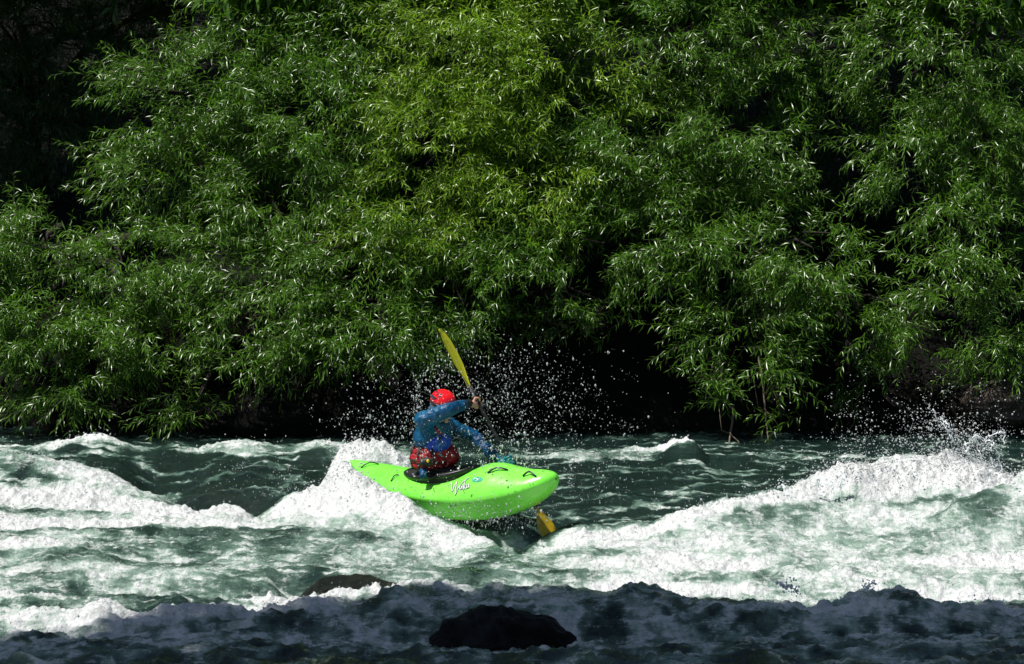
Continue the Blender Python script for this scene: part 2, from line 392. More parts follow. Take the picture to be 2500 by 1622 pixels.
# ------------------------------------------------------------------ rocks
def rock(name, c, r, m, seed, label, cat='rock', rough=.12):
    mb = MB().ell((0, 0, 0), Matrix.Identity(3), 72, 48)
    V = np.array(mb.V); n = V / np.linalg.norm(V, axis=1)[:, None]
    d = 1 + .28*fbm(n[:, 0]*1.4, n[:, 1]*1.4, 2, seed, z=n[:, 2]*1.4) + rough*fbm(n[:, 0]*4, n[:, 1]*4, 4, seed+5, True, n[:, 2]*4)
    V = n * d[:, None] * np.array(r) + np.array(c)
    mb.V = [tuple(v) for v in V]
    return tag(mb.build(name, m), label, cat)
c = P(1225, 1570, 22.15)
rock('boulder', (c.x, c.y, -.28), (.50, .42, .43), M['rock_black'], 3, 'black wet boulder parting the shaded water in the foreground')
c = P(880, 1455, 24.15)
rock('boulder', (c.x, c.y, -.31), (.52, .5, .37), M['rock_wet'], 8, 'dark boulder under thin running water left of the black boulder', rough=.06)
c = P(2455, 985, 34.1)
rock('bank_rock', c, (.42, .4, .22), M['rock_brown'], 12, 'brown rock on the bank at the far right under the willow')
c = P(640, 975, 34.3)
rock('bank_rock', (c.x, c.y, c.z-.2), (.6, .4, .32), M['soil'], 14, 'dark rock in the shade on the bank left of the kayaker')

# ------------------------------------------------------------------ willows
def nrm(a): return a / np.maximum(np.linalg.norm(a, axis=-1, keepdims=True), 1e-9)
def shoots_mesh(start, dirs, length, J, leaf_len, droop, seed, hang=.5, wide=1.0):
    """drooping willow shoots with long narrow leaves; numpy throughout"""
    r = np.random.default_rng(seed)
    S = len(start); K = 7
    pts = np.empty((S, K, 3)); pts[:, 0] = start; d = nrm(dirs); tang = np.empty((S, K, 3)); tang[:, 0] = d
    for k in range(1, K):
        d = nrm(d + np.array([0, 0, -1]) * (droop*(.4 + .6*k/K))[:, None] + r.normal(size=(S, 3))*.05)
        pts[:, k] = pts[:, k-1] + d*(length/(K-1))[:, None]; tang[:, k] = d
    # stems: triangular tubes
    u = nrm(np.cross(tang, np.array([.3, .2, 1.])))
    v = np.cross(tang, u)
    rad = np.linspace(.0035, .0012, K)[None, :, None]
    ring = np.stack([pts + (u*math.cos(a) + v*math.sin(a))*rad for a in (0, 2.094, 4.189)], 2)   # S,K,3,3
    SV = ring.reshape(-1, 3); base = (np.arange(S)*K*3)[:, None, None] + (np.arange(K-1)*3)[None, :, None]
    k3 = np.arange(3); a = base + k3; b = base + (k3+1) % 3
    SF = np.stack([a, b, b+3, a, b+3, a+3], -1).reshape(-1, 3)
    # leaves
    tj = np.linspace(.06, 1, J)[None, :] + r.uniform(-.02, .02, (S, J)); tj = np.clip(tj, 0, .999)*(K-1)
    i0 = tj.astype(int); fr = (tj - i0)[..., None]; si = np.arange(S)[:, None]
    pos = pts[si, i0]*(1-fr) + pts[si, np.minimum(i0+1, K-1)]*fr
    tg = nrm(tang[si, i0]*(1-fr) + tang[si, np.minimum(i0+1, K-1)]*fr)
    ph = np.arange(J)[None, :]*2.4 + r.uniform(0, 6.28, (S, 1)) + r.normal(0, .3, (S, J))
    uu = nrm(np.cross(tg, np.array([.2, .3, 1.]))); vv = np.cross(tg, uu)
    perp = uu*np.cos(ph)[..., None] + vv*np.sin(ph)[..., None]
    ld = nrm(tg*.75 + perp*.75 + np.array([0, 0, -1])*hang*.75 + r.normal(size=(S, J, 3))*.24)
    up = nrm(np.array([-.1, -.5, .9]) + r.normal(size=(S, J, 3))*.48)
    side = nrm(np.cross(ld, up)); nn = np.cross(side, ld)
    L = (leaf_len * r.uniform(.65, 1.15, (S, J)) * (1 - .35*(np.linspace(0, 1, J)**3)))[..., None]
    W = L * r.uniform(.05, .078, (S, J))[..., None]*wide
    b0 = pos; mid = pos + ld*L*.45 + nn*L*.035
    tip = pos + ld*L - nn*L*r.uniform(.02, .2, (S, J))[..., None]
    LV = np.stack([b0, mid + side*W + nn*W*.35, mid, mid - side*W + nn*W*.35, tip], 2).reshape(-1, 3)
    o = (np.arange(S*J)*5)[:, None]
    LF = np.concatenate([o + np.array([[0, 2, 1]]), o + np.array([[0, 3, 2]]), o + np.array([[1, 2, 4]]), o + np.array([[2, 3, 4]])], 0)
    shoot_t = np.clip(r.uniform(0, .5, (S, 1)) + .5*fbm(start[:, 0]*.9, start[:, 2]*1.3, 3, seed+40, z=start[:, 1])[:, None], 0, .75)
    tint = np.clip(shoot_t + r.uniform(0, .35, (S, J)) + .25*(np.linspace(0, 1, J)**4), 0, 1)
    return SV, SF, LV, LF, np.repeat(tint.ravel(), 5)

def crown(name, blobs, seed, mats, parent, density=1.0, leaf=.128, J=23, slen=.58, low=-1, sidebias=-.25, zmin=None, wide=1.0):
    r = np.random.default_rng(seed); ST = []; DR = []
    for (c, rad, dens) in blobs:
        area = 4*math.pi*((rad[0]*rad[1])**1.6/3 + (rad[0]*rad[2])**1.6/3 + (rad[1]*rad[2])**1.6/3)**(1/1.6)
        n = int(area*56*dens*density)
        nv = nrm(r.normal(size=(n, 3)))
        nv[:, 1] = np.where((nv[:, 1] > .15) & (r.random(n) < .75), -nv[:, 1], nv[:, 1])
        lump = 1 + .22*fbm(nv[:, 0]*2 + c[0], nv[:, 1]*2, 2, seed, z=nv[:, 2]*2 + c[2])
        dep = r.choice([1.14, 1.0, .8, .55], n, p=[.16, .5, .22, .12])*lump
        st = np.array(c) + nv*np.array(rad)*dep[:, None]
        cl = fbm(st[:, 0]*1.6, st[:, 2]*2.2, 2, seed+9, z=st[:, 1]*1.2)      # sparser patches leave dark hollows
        keep = cl > -.09 + .14*r.random(n)
        st, nv2 = st[keep], nv[keep]
        o = nv2 * np.array([1.0, .8, .7])
        o[:, 0] += sidebias + r.normal(0, .6, len(o)); o[:, 2] += .15 + r.normal(0, .38, len(o))
        ST.append(st - nrm(o)*slen*.45); DR.append(o)
    st = np.concatenate(ST); dr = np.concatenate(DR)
    ln = r.uniform(.6, 1.25, len(st))*slen
    dp = r.uniform(.02, .24, len(st))
    if zmin is not None:
        ok = st[:, 2] > zmin; st, dr, ln, dp = st[ok], dr[ok], ln[ok], dp[ok]
    SV, SF, LV, LF, tint = shoots_mesh(st, dr, ln, J, leaf, dp, seed+1, wide=wide)
    me = np_mesh(name, np.concatenate([LV, SV]), np.concatenate([LF, SF + len(LV)]))
    mi = np.zeros(len(LF)+len(SF), np.int32); mi[len(LF):] = 1
    me.polygons.foreach_set('material_index', mi)
    attr(me, 'tint', np.concatenate([tint, np.full(len(SV), .5)]))
    o = link(name, me, mats, parent, smooth=False)
    me.polygons.foreach_set('material_index', mi)
    return o, len(st)*J
NL = 0
def willow(base, blobs, seed, label, mkey='leaf', group='willows along the far bank', trunk_r=.14, **kw):
    """blobs in photograph pixels: (px, py, rx, ry, D, depth m, density)"""
    global NL
    B = []; UB = []
    for b in blobs:
        px, py, rx, ry, D, dep, dens = b
        c = P(px, py, D); s = D/FPX
        (UB if py < -120 else B).append(((c.x, c.y, c.z), (rx*s, dep, ry*s), dens))
    bx, by = base; bz = gz(bx, by)
    t = empty('willow_tree', (bx, by, bz), label, 'tree', group)
    o, n = crown('crown', B, seed, [M[mkey], M['twig']], t, **kw); NL += n
    if UB:                                            # the high crown above the view: broader leaf sprays, dense enough to shade the bank
        o, n = crown('upper_crown', [(c_, r_, 1.5) for c_, r_, d_ in UB], seed+500, [M[mkey], M['twig']], t, density=.36, leaf=.30, J=14, slen=.8, wide=2.2); NL += n
    r = random.Random(seed); mb = MB()
    top = sum((Vector(b[0]) for b in B), Vector())/len(B)
    fork = Vector((bx, by, bz)).lerp(Vector((top.x, top.y+.4, max(top.z, bz+1.0))), .35)
    mb.tube([Vector((bx, by, bz-.3)), Vector((bx, by, bz)).lerp(fork, .5) + Vector((r.uniform(-.1, .1), r.uniform(-.1, .1), 0)), fork], [trunk_r*1.25, trunk_r, trunk_r*.85], 10)
    mb.build('trunk', M['bark'], t)
    for b in B:
        e = Vector(b[0]); m1 = fork.lerp(e, .5) + Vector((r.uniform(-.2, .2), .15, .25)); l = MB()
        pth = [fork, fork.lerp(m1, .6), m1, m1.lerp(e, .6) + Vector((0, 0, .05)), e]
        l.tube(pth, [trunk_r*.6, trunk_r*.5, trunk_r*.38, trunk_r*.25, trunk_r*.12], 7)
        for k in range(5):
            q = e + Vector((r.uniform(-.8, .8)*b[1][0], -r.uniform(.1, .8)*b[1][1], r.uniform(-.6, .6)*b[1][2]))
            l.tube([m1.lerp(e, .5), m1.lerp(e, .5).lerp(q, .5) + Vector((0, 0, .1)), q], [trunk_r*.2, trunk_r*.12, .008], 5)
        l.build('limb', M['bark'], t)
    return t
def wx(px, D): return PX(px, D)
d = .75
willow((wx(620,37), 37), [(520,250,270,150,35.6,.8,1),(770,330,250,190,35.3,.8,1),(420,410,170,130,35.3,.7,1),(650,500,240,110,35.0,.7,1),(860,120,220,130,35.8,.8,1),(640,60,200,90,36.2,.7,.9),(800,-150,330,160,36.4,.9,.7),(720,-420,480,200,38.2,2.2,.7),(700,-560,450,150,41,2,.5)], 11,
       'willow with long arching boughs over the left middle of the bank')
willow((wx(1200,37), 37), [(1130,120,240,180,35.3,.8,1.1),(1090,370,210,180,34.9,.8,1.1),(1340,230,230,200,35.1,.8,1.05),(1260,460,230,140,34.7,.7,1.1),(1010,560,180,110,34.6,.7,1.05),(1180,-150,350,160,36.0,.9,.7),(1200,-420,480,200,38.2,2.2,.7),(1200,-560,450,150,41,2,.5)], 23,
       'pale yellow-green willow at the centre behind the raised paddle', 'leaf_bright')
willow((wx(150,36.5), 36.5), [(90,610,150,120,34.9,.7,1),(290,650,200,130,34.7,.7,1),(80,800,150,110,34.4,.6,1),(340,800,200,110,34.4,.7,.9),(150,930,130,80,34.1,.5,.8),(520,640,150,110,34.7,.6,.9),(-120,700,200,220,34.8,.8,.8)], 37,
       'low willow at the left edge trailing to the water')
willow((wx(900,36), 36), [(700,700,210,110,34.3,.6,1),(900,640,200,120,34.3,.6,1),(620,840,150,70,34.1,.5,.8),(930,810,210,80,34.0,.55,.9),(1150,710,200,100,34.2,.6,1),(1350,620,200,110,34.3,.6,1),(1400,760,130,60,34.3,.5,.8),(440,960,70,70,33.9,.4,.6)], 41,
       'low willow spreading just behind the kayaker above the black hollow')
willow((wx(1700,37), 37), [(1620,120,230,180,35.4,.8,1),(1880,150,180,150,35.9,.8,.95),(1540,380,190,150,35.0,.8,1),(1780,330,180,140,35.0,.8,.95),(1700,-150,350,160,36.2,.9,.7),(1700,-420,480,200,38.2,2.2,.7),(1700,-560,450,150,41,2,.5)], 53,
       'tall willow right of the centre one')
willow((wx(1950,36), 36), [(1660,600,230,120,34.5,.7,1),(1930,630,180,110,34.3,.6,1),(1800,790,170,80,34.1,.55,.9),(2080,790,170,90,34.2,.55,.6),(1600,500,160,90,34.8,.6,1),(1850,490,120,60,34.9,.6,.9),(1880,900,80,70,33.8,.35,.8),(1740,950,50,45,33.7,.25,.8),(1885,985,35,70,33.7,.2,.6),(2080,910,100,60,34.3,.35,.5)], 67,
       'willow with low boughs hanging over the black hollow at the right')
willow((wx(2350,37), 37), [(2280,120,220,180,35.3,.8,1),(2190,340,130,130,35.1,.7,1),(2400,330,110,150,35.1,.7,.7),(2300,520,170,90,34.6,.6,1),(2330,700,190,120,34.2,.6,1),(2420,830,120,90,34.0,.5,1),(2600,400,180,300,35.2,.8,.7),(2350,-150,330,160,36.2,.9,.7),(2250,-420,480,200,38.2,2.2,.7),(2300,-560,450,150,41,2,.5)], 79,
       'willow at the right edge over the splashing water')
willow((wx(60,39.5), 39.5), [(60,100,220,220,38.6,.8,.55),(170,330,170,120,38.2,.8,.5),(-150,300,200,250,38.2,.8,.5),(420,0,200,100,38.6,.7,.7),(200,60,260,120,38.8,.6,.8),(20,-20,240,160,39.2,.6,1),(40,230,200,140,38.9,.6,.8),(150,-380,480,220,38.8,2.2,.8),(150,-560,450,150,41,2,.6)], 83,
       'dark shaded willow set back in the top left corner', 'leaf_shaded')
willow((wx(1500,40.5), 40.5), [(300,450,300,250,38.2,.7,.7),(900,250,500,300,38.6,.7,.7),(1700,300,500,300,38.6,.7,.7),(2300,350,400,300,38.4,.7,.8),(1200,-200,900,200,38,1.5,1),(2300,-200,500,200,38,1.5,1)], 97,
       'dark foliage of a willow deep behind the others', 'leaf_shaded')
# tall tree just outside the left edge: its shade keeps the top left corner dark
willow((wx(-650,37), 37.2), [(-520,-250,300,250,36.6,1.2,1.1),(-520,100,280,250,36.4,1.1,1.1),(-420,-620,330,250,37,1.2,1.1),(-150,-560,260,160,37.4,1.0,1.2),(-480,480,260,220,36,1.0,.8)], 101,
       'tall willow beyond the left edge of the view', 'leaf_shaded')

# trees of the near bank whose boughs reach over the river and shade the nearest water
def shade_tree(base, blobs, seed, label):
    global NL
    bx, by = base; bz = gz(bx, by)
    t = empty('bank_tree', (bx, by, bz), label, 'tree', 'shade trees of the near bank')
    r = np.random.default_rng(seed); V = []; n_ = 0
    for c, rad in blobs:
        n = int(rad[0]*rad[1]*1100)
        q = nrm(r.normal(size=(n, 3)))*np.array(rad)*(r.random((n, 1))**.33) + np.array(c)
        V.append(q)
    q = np.concatenate(V); n = len(q); a = nrm(r.normal(size=(n, 3))); up = nrm(np.array([0, 0, 1.]) + r.normal(size=(n, 3))*.5)
    s = nrm(np.cross(a, up)); a = nrm(np.cross(up, s)); l = r.uniform(.14, .26, (n, 1)); w_ = l*.3
    LV = np.stack([q, q + a*l*.5 + s*w_, q + a*l*.5 - up*l*.05, q + a*l*.5 - s*w_, q + a*l], 1).reshape(-1, 3); o = (np.arange(n)*5)[:, None]
    LF = np.concatenate([o + np.array([[0, 2, 1]]), o + np.array([[0, 3, 2]]), o + np.array([[1, 2, 4]]), o + np.array([[2, 3, 4]])], 0)
    me = np_mesh('crown', LV, LF); attr(me, 'tint', np.repeat(r.random(n), 5)); link('crown', me, M['leaf'], t, smooth=False)
    mb = MB(); fork = Vector((bx, by, bz + 10)); mb.tube([(bx, by, bz-.3), (bx+.1, by, bz+5), fork], [.4, .3, .25], 14); mb.build('trunk', M['bark'], t)
    for c, rad in blobs:
        l = MB(); e = Vector(c); l.tube([fork, fork.lerp(e, .5) + Vector((0, 0, .4)), e], [.2, .12, .04], 8); l.build('limb', M['bark'], t)
T = (-SUN.x/SUN.z, -SUN.y/SUN.z)
def over(sx, sy, h): return (sx - T[0]*-1*-1*h, sy - T[1]*h, h)   # bough whose shade falls at (sx, sy) on the water
EDGE = [(-7, 21.6), (-4, 21.9), (-2.2, 22.3), (-1.2, 22.9), (0, 23.25), (1.5, 23.2), (3, 23.3), (5, 23.4), (7, 23.5)]
bl = []
for i, (ex, ey) in enumerate(EDGE):
    for rr in range(2):
        bl.append((over(ex + (.5 if rr % 2 else 0), ey - .9 - rr*1.55, 15 + .5*rr), (1.55, .95, .6)))
left = [b for b in bl if b[0][0] < -6]; right = [b for b in bl if b[0][0] >= -6]
shade_tree((-11, 13.5), left, 5, 'tall tree of the near bank whose boughs reach over the water from the left')
shade_tree((5.0, 12.5), right, 6, 'tall tree of the near bank whose boughs reach over the water from the right')
print('leaves', NL)

# ------------------------------------------------------------------ kayak
from mathutils.bvhtree import BVHTree
KO = P(1110, 1180, 28.0); YAW = math.radians(-37)
BOW = Vector((math.cos(YAW), math.sin(YAW), 0)); PORT = Vector((-math.sin(YAW), math.cos(YAW), 0)); UP = Vector((0, 0, 1))
ROLL = math.radians(6)                                 # the deck leaning a little towards the camera
PORT_R = (PORT*math.cos(ROLL) + UP*math.sin(ROLL)); UP_R = (UP*math.cos(ROLL) - PORT*math.sin(ROLL))
KO = P(1102, 1180, 28.0)
K0 = Vector((KO.x, KO.y, .315))
def kw(x, y, z): return K0 + BOW*x + PORT_R*y + UP_R*z
KL = 1.115
def k_w(u): return .325*max(1-abs(u)**(2.7 if u > 0 else 2.1), 0)**(.52 if u > 0 else .85)
def k_s(u): return .085*u*u - .115*(1-abs(u)**2.5)
def k_t(u): return (.15 + .105*math.exp(-((u-.42)/.24)**2) + .02*(u > 0)*u)*max(1-abs(u)**(5 if u > 0 else 2.6), 0)**(.5 if u > 0 else .8)
def k_b(u): return (.215 - .03*(u < 0)*abs(u))*max(1-abs(u)**3.2, 0)**.5 + .0
NU, NV = 90, 64
hv = []; hf = []
for i in range(NU+1):
    u = -math.cos(math.pi*i/NU)*.9995
    for k in range(NV):
        th = 2*math.pi*k/NV; c, q = math.cos(th), math.sin(th)
        yy = k_w(u)*math.copysign(abs(c)**(2/(1.75 if q > 0 else 2.7)), c)
        zz = k_s(u) + k_t(u)*abs(q)**(2/1.75)
        if q < 0:                                     # flat side down to the chine, then the rounded bottom
            t_ = 1 - abs(math.asin(max(-1, min(1, c))))/(math.pi/2)
            if t_ < .5: yy = k_w(u)*(1-.16*(2*t_)**1.3)*(1 if c > 0 else -1); zz = k_s(u) - .50*k_b(u)*2*t_
            else: s_ = (t_-.5)*math.pi; yy = k_w(u)*.84*math.cos(s_)**.85*(1 if c > 0 else -1) if t_ < .999 else 0; zz = k_s(u) - k_b(u)*(.50 + .50*math.sin(s_))
        hv.append(kw(KL*u, yy, zz))
for i in range(NU):
    for k in range(NV):
        a, b = i*NV+k, i*NV+(k+1) % NV; hf.append((a, b, b+NV, a+NV))
hf.append(tuple(range(NV))); hf.append(tuple(NU*NV+k for k in range(NV))[::-1])
kayak = empty('kayak', (K0.x, K0.y, .05), 'lime green whitewater kayak with a black cockpit rim and its bow lifted over the trough', 'kayak')
def kayak_mat():
    m = mat('lime_plastic', (.20, .80, .06), .28, .5); t = NT(m)
    co = t.n('ShaderNodeTexCoord').outputs['Object']
    f = t.noise(co, 3, 3); sc = t.noise(co, 55, 5, .8, 2)
    base = t.ramp(f, [(.3, (.15, .72, .045)), (.7, (.24, .82, .09))])
    mx = t.n('ShaderNodeMixRGB'); mx.inputs[2].default_value = (.06, .30, .03, 1)
    t.l(t.ramp(sc, [(.61, (0,)*3), (.70, (1,)*3)]), mx.inputs[0]); t.l(base, mx.inputs[1]); t.l(mx.outputs[0], t.b.inputs['Base Color'])
    t.b.inputs['Subsurface Weight'].default_value = .12; t.b.inputs['Subsurface Radius'].default_value = (.02, .04, .01); t.b.inputs['Subsurface Scale'].default_value = .5
    t.l(t.ramp(t.noise(co, 20, 4), [(.3, (.18,)*3), (.7, (.38,)*3)]), t.b.inputs['Roughness'])
    t.l(t.bump(t.noise(co, 7, 4), .15, .02), t.b.inputs['Normal'])
    return m
M['lime'] = kayak_mat()
M['black'] = mat('black_plastic', (.012, .012, .013), .35)
M['neoprene'] = noisy('black_neoprene', (.008, .008, .009), (.02, .02, .022), 30, .55, .4, .01)
hm = bpy.data.meshes.new('hull'); hm.from_pydata([tuple(v) for v in hv], [], hf); hm.update()
link('hull', hm, M['lime'], kayak)
bvh = BVHTree.FromPolygons([tuple(v) for v in hv], [f for f in hf[:-2]])
CAMV = Vector((0, 0, CAM_H))
def on(b, px, py, off=.003):
    d = (P(px, py, 28) - CAMV).normalized(); loc, n, i, _ = b.ray_cast(CAMV, d)
    if loc is None: return None
    if n.dot(d) > 0: n = -n
    return loc + n*off
def strip(b, pts, r, off=.003, fine=6, lift=0):
    out = []
    for i in range(len(pts)-1):
        for k in range(fine + (i == len(pts)-2)):
            t = k/fine; px = pts[i][0]*(1-t)+pts[i+1][0]*t; py = pts[i][1]*(1-t)+pts[i+1][1]*t
            q = on(b, px, py, off)
            if q is not None: out.append(q)
    if lift:
        n = len(out)-1
        for i, q in enumerate(out): out[i] = q + UP*lift*math.sin(math.pi*i/n)
    return out
def strokes(b, name, sts, r, m, parent, off=.002, lift=0, seg=6, fine=6):
    mb = MB()
    for st in sts:
        p = strip(b, st, r, off, fine, lift)
        if len(p) > 1: mb.tube(p, r, seg)
    return mb.build(name, m, parent)
c7 = lambda L: [(1000 + x/5.95, 1100 + y/5.95) for x, y in L]
c1 = lambda L: [(830 + x/2.573, 780 + y/2.573) for x, y in L]
script = [c7([(598, 500), (612, 470), (616, 530), (624, 600), (655, 530), (690, 462), (676, 560), (668, 650), (700, 575), (745, 500), (790, 455), (868, 402)]),
          c7([(765, 505), (738, 520), (730, 560), (748, 572), (772, 515), (768, 570)]), c7([(815, 440), (795, 520), (785, 590)]), c7([(826, 500), (797, 535), (822, 572)]),
          c7([(862, 492), (838, 505), (832, 545), (848, 550), (866, 498), (864, 548)])]
M['scuff'] = mat('scuffed_green', (.03, .16, .02), .7); M['ink'] = mat('dark_print', (.03, .02, .04), .4); M['white'] = mat('white_print', (.75, .75, .78), .4); M['teal'] = mat('teal_print', (.0, .36, .20), .4)
strokes(bvh, 'lettering_outline', script, .0066, M['ink'], kayak, -.001)
strokes(bvh, 'lettering', script, .0032, M['white'], kayak, .0055)
strokes(bvh, 'small_print', [c7([(596, 790), (598, 815), (618, 812)]), c7([(632, 792), (634, 812)]), c7([(652, 790), (676, 792), (672, 816), (652, 814)])], .0035, M['ink'], kayak, 0)
def patch(b, name, cx, cy, rx, ry, m, parent, ang=0, off=.003):
    V = []; F = []; R, S = 6, 28
    c = on(b, cx, cy, off); V.append(c)
    for i in range(1, R+1):
        for k in range(S):
            a = 2*math.pi*k/S; x = rx*i/R*math.cos(a); y = ry*i/R*math.sin(a)
            q = on(b, cx + x*math.cos(ang) - y*math.sin(ang), cy + x*math.sin(ang) + y*math.cos(ang), off); V.append(q or c)
    for k in range(S): F.append((0, 1+k, 1+(k+1) % S))
    for i in range(R-1):
        for k in range(S):
            a = 1+i*S+k; bb = 1+i*S+(k+1) % S; F.append((a, a+S, bb+S, bb))
    return MB().add(V, F).build(name, m, parent)
patch(bvh, 'sticker', 1165.5, 1171.5, 13.5, 6.5, M['teal'], kayak, -.1)
strokes(bvh, 'sticker_print', [c7([(925, 440), (950, 405), (985, 415), (1000, 440)]), c7([(960, 455), (990, 430), (1030, 400)])], .004, M['white'], kayak, .004)
for sc_ in [c7([(335, 495), (350, 560), (368, 612)]), c7([(300, 500), (303, 522)]), c7([(1740, 480), (1760, 510)]), c7([(1790, 470), (1800, 500)]), c7([(735, 765), (900, 762)]), c1([(180, 1060), (215, 1085)]), c1([(585, 1060), (592, 1085)])]: strokes(bvh, 'scratch', [sc_], .0022, M['scuff'], kayak, 0)
for pts, r_, lf in (([(882, 1143), (904, 1136), (924, 1135)], .0055, .02), ([(955, 1176), (963, 1166), (974, 1161)], .0055, .012), ([(1191, 1156), (1213, 1149), (1240, 1149)], .008, .02), ([(1277, 1164), (1292, 1160), (1309, 1165)], .008, .025)):
    strokes(bvh, 'grab_handle', [pts], r_, M['black'], kayak, .006, lf, 8, 8)
# cockpit rim and its spray deck
RC, RA, RB = -.10, .38, .225
def rim_pt(ph, a, b, z): return kw(RC + a*math.cos(ph), b*math.sin(ph), .02 + z + .085*(math.cos(ph)*a/RA*.5 + .30) + .03*math.cos(ph)**2)
mb = MB(); n = 64; sec = [(0, .0), (.0, .016), (-.02, .024), (-.028, .016), (-.02, -.02), (-.006, -.02)]; V = []; F = []
for i in range(n):
    ph = 2*math.pi*i/n
    for dr, dz in sec: V.append(rim_pt(ph, RA+dr, RB+dr, dz))
for i in range(n):
    for k in range(len(sec)):
        a, b = i*6+k, i*6+(k+1) % 6; j = ((i+1) % n)*6; F.append((a, b, j+(k+1) % 6, j+k))
mb.add(V, F).build('cockpit_rim', M['black'], kayak)
mb = MB(); V = []; F = []
for i in range(n):                                   # coaming wall from the deck up to the rim
    ph = 2*math.pi*i/n
    V += [rim_pt(ph, RA-.02, RB-.02, 0), rim_pt(ph, RA-.03, RB-.03, -.09)]
for i in range(n): a = 2*i; b = 2*((i+1) % n); F.append((a, a+1, b+1, b))
mb.add(V, F).build('coaming', M['black'], kayak)

# ------------------------------------------------------------------ kayaker
M['skin'] = mat('skin', (.50, .27, .19), .45, .4, Subsurface_Weight=.1)
def jacket_mat():
    m = mat('blue_jacket', (.003, .08, .24), .4, .35); t = NT(m); co = t.n('ShaderNodeTexCoord').outputs['Object']
    t.l(t.ramp(t.noise(co, 4, 3), [(.35, (.001, .030, .10)), (.65, (.001, .095, .20))]), t.b.inputs['Base Color'])
    t.l(t.bump(t.noise(co, 22, 5, .6, 1), .5, .02), t.b.inputs['Normal']); return m
M['jacket'] = jacket_mat()
M['vest'] = noisy('red_vest', (.16, .004, .006), (.50, .008, .014), 6, .5, .5, .02)
M['royal'] = mat('royal_blue_cloth', (.01, .07, .55), .45); M['yellow'] = mat('yellow_buckle', (.85, .55, .01), .35)
M['helmet'] = mat('red_helmet', (.78, .008, .015), .16, .6); M['glove'] = mat('teal_glove', (.0, .17, .22), .5)
hip = P(1058, 1185, 28.08); waist = P(1056, 1132, 28.08); chest = P(1056, 1068, 28.05); neck = P(1064, 1012, 28.0)
SR = P(1034, 1026, 27.86); SLf = P(1096, 1042, 28.24); ER = P(1092, 1002, 27.76); WR = P(1145, 985, 28.03)
EL = P(1156, 1066, 28.26); WL = P(1216, 1124, 28.10)
PT, PB = P(1069, 805, 28.22), P(1368, 1350, 27.92)
pad_at = lambda py: PT.lerp(PB, (py-805)/545)
HR = pad_at(985); HL = pad_at(1126)
AX = (PB-PT).normalized()
person = None
def arm(mb, S, E, W, g, dl=0):
    mb.chain([S, S.lerp(E, .5), E], [.062+dl+g, .054+dl+g, .046+dl+g]); mb.chain([E, E.lerp(W, .4), W], [.046+dl+g, .043+dl+g, .030+dl+g])
def torso(mb, g):
    d = (chest - waist).normalized(); f = (BOW*.85 + Vector((0, -.5, 0))).normalized(); f = (f - d*f.dot(d)).normalized(); l = d.cross(f)
    mb.ell(hip, basis(f*(.12+g), l*(.165+g), d*(.13+g))); mb.ell(waist, basis(f*(.105+g), l*(.145+g), d*(.13+g)))
    mb.ell(waist.lerp(chest, .5), basis(f*(.11+g), l*(.15+g), d*(.13+g))); mb.ell(chest, basis(f*(.12+g), l*(.165+g), d*(.15+g)))
    mb.ell(chest.lerp(neck, .45), basis(f*(.10+g), l*(.155+g), d*(.11+g)))
    mb.chain([chest.lerp(neck, .5), SR], [.085+g, .064+g]); mb.chain([chest.lerp(neck, .5), SLf], [.085+g, .064+g])
    return f, l, d
def hand(mb, H, W, flip=1, g=0):
    """fist round the shaft: palm on the wrist side, four bent fingers over the shaft, thumb closing from the side of the palm"""
    w_ = (H - W); w_ = (w_ - AX*w_.dot(AX)).normalized()            # from wrist towards shaft, square to it
    o = w_.cross(AX).normalized()*flip                               # side the fingers go over
    pc = H - w_*.034 + o*.012
    mb.ell(pc, basis(w_*.030, AX*.043, o*.022), 16, 12)
    mb.chain([W, pc - w_*.012], [.028+g, .027+g])
    R = .0255
    for i, (da, rr, ln) in enumerate(((-.033, .0093, 1.0), (-.011, .0097, 1.1), (.011, .0094, 1.05), (.032, .0085, .9))):
        c = H + AX*da*1.02
        pts = [c + (-w_*math.cos(a) + o*math.sin(a))*R*(1.05 if a < 1.2 else 1) for a in (.35, .95, 1.6, 2.3, 2.3 + .75*ln, 2.3 + 1.35*ln)]
        mb.chain(pts, [rr*1.12+g, rr*1.08+g, rr*1.05+g, rr+g, rr*.95+g, rr*.82+g])
    th = [pc - AX*.030 - w_*.004 - o*.012, H - AX*.048 - w_*.024 - o*.016, H - AX*.036 - w_*.004 - o*.027, H - AX*.022 + w_*.014 - o*.026]
    mb.chain(th, [.0135+g, .0118+g, .0108+g, .0088+g])
hd = P(1080, 993, 27.97)
hf_ = (BOW*.9 + Vector((.1, -.35, -.28))).normalized(); hl = UP.cross(hf_).normalized(); hu = hf_.cross(hl).normalized()
body = MB(); fT, lT, dT = torso(body, -.012)
arm(body, SR, ER, WR, -.010); arm(body, SLf, EL, WL, -.010)
hand(body, HR, WR); hand(body, HL, WL, -1)
body.chain([neck - dT*.04, hd - hu*.05], [.062, .058])
body.ell(hd + hu*.02, basis(hf_*.098, hl*.076, hu*.102), 20, 16); body.ell(hd + hf_*.03 - hu*.058, basis(hf_*.060, hl*.054, hu*.060))
body.ell(hd + hf_*.074 - hu*.105, basis(hf_*.020, hl*.022, hu*.018))                                        # chin
body.chain([hd + hf_*.092 + hu*.0, hd + hf_*.113 - hu*.036], [.009, .013])                                  # nose
body.ell(hd + hf_*.090 - hu*.066, basis(hf_*.014, hl*.025, hu*.006)); body.ell(hd + hf_*.087 - hu*.078, basis(hf_*.014, hl*.022, hu*.006))
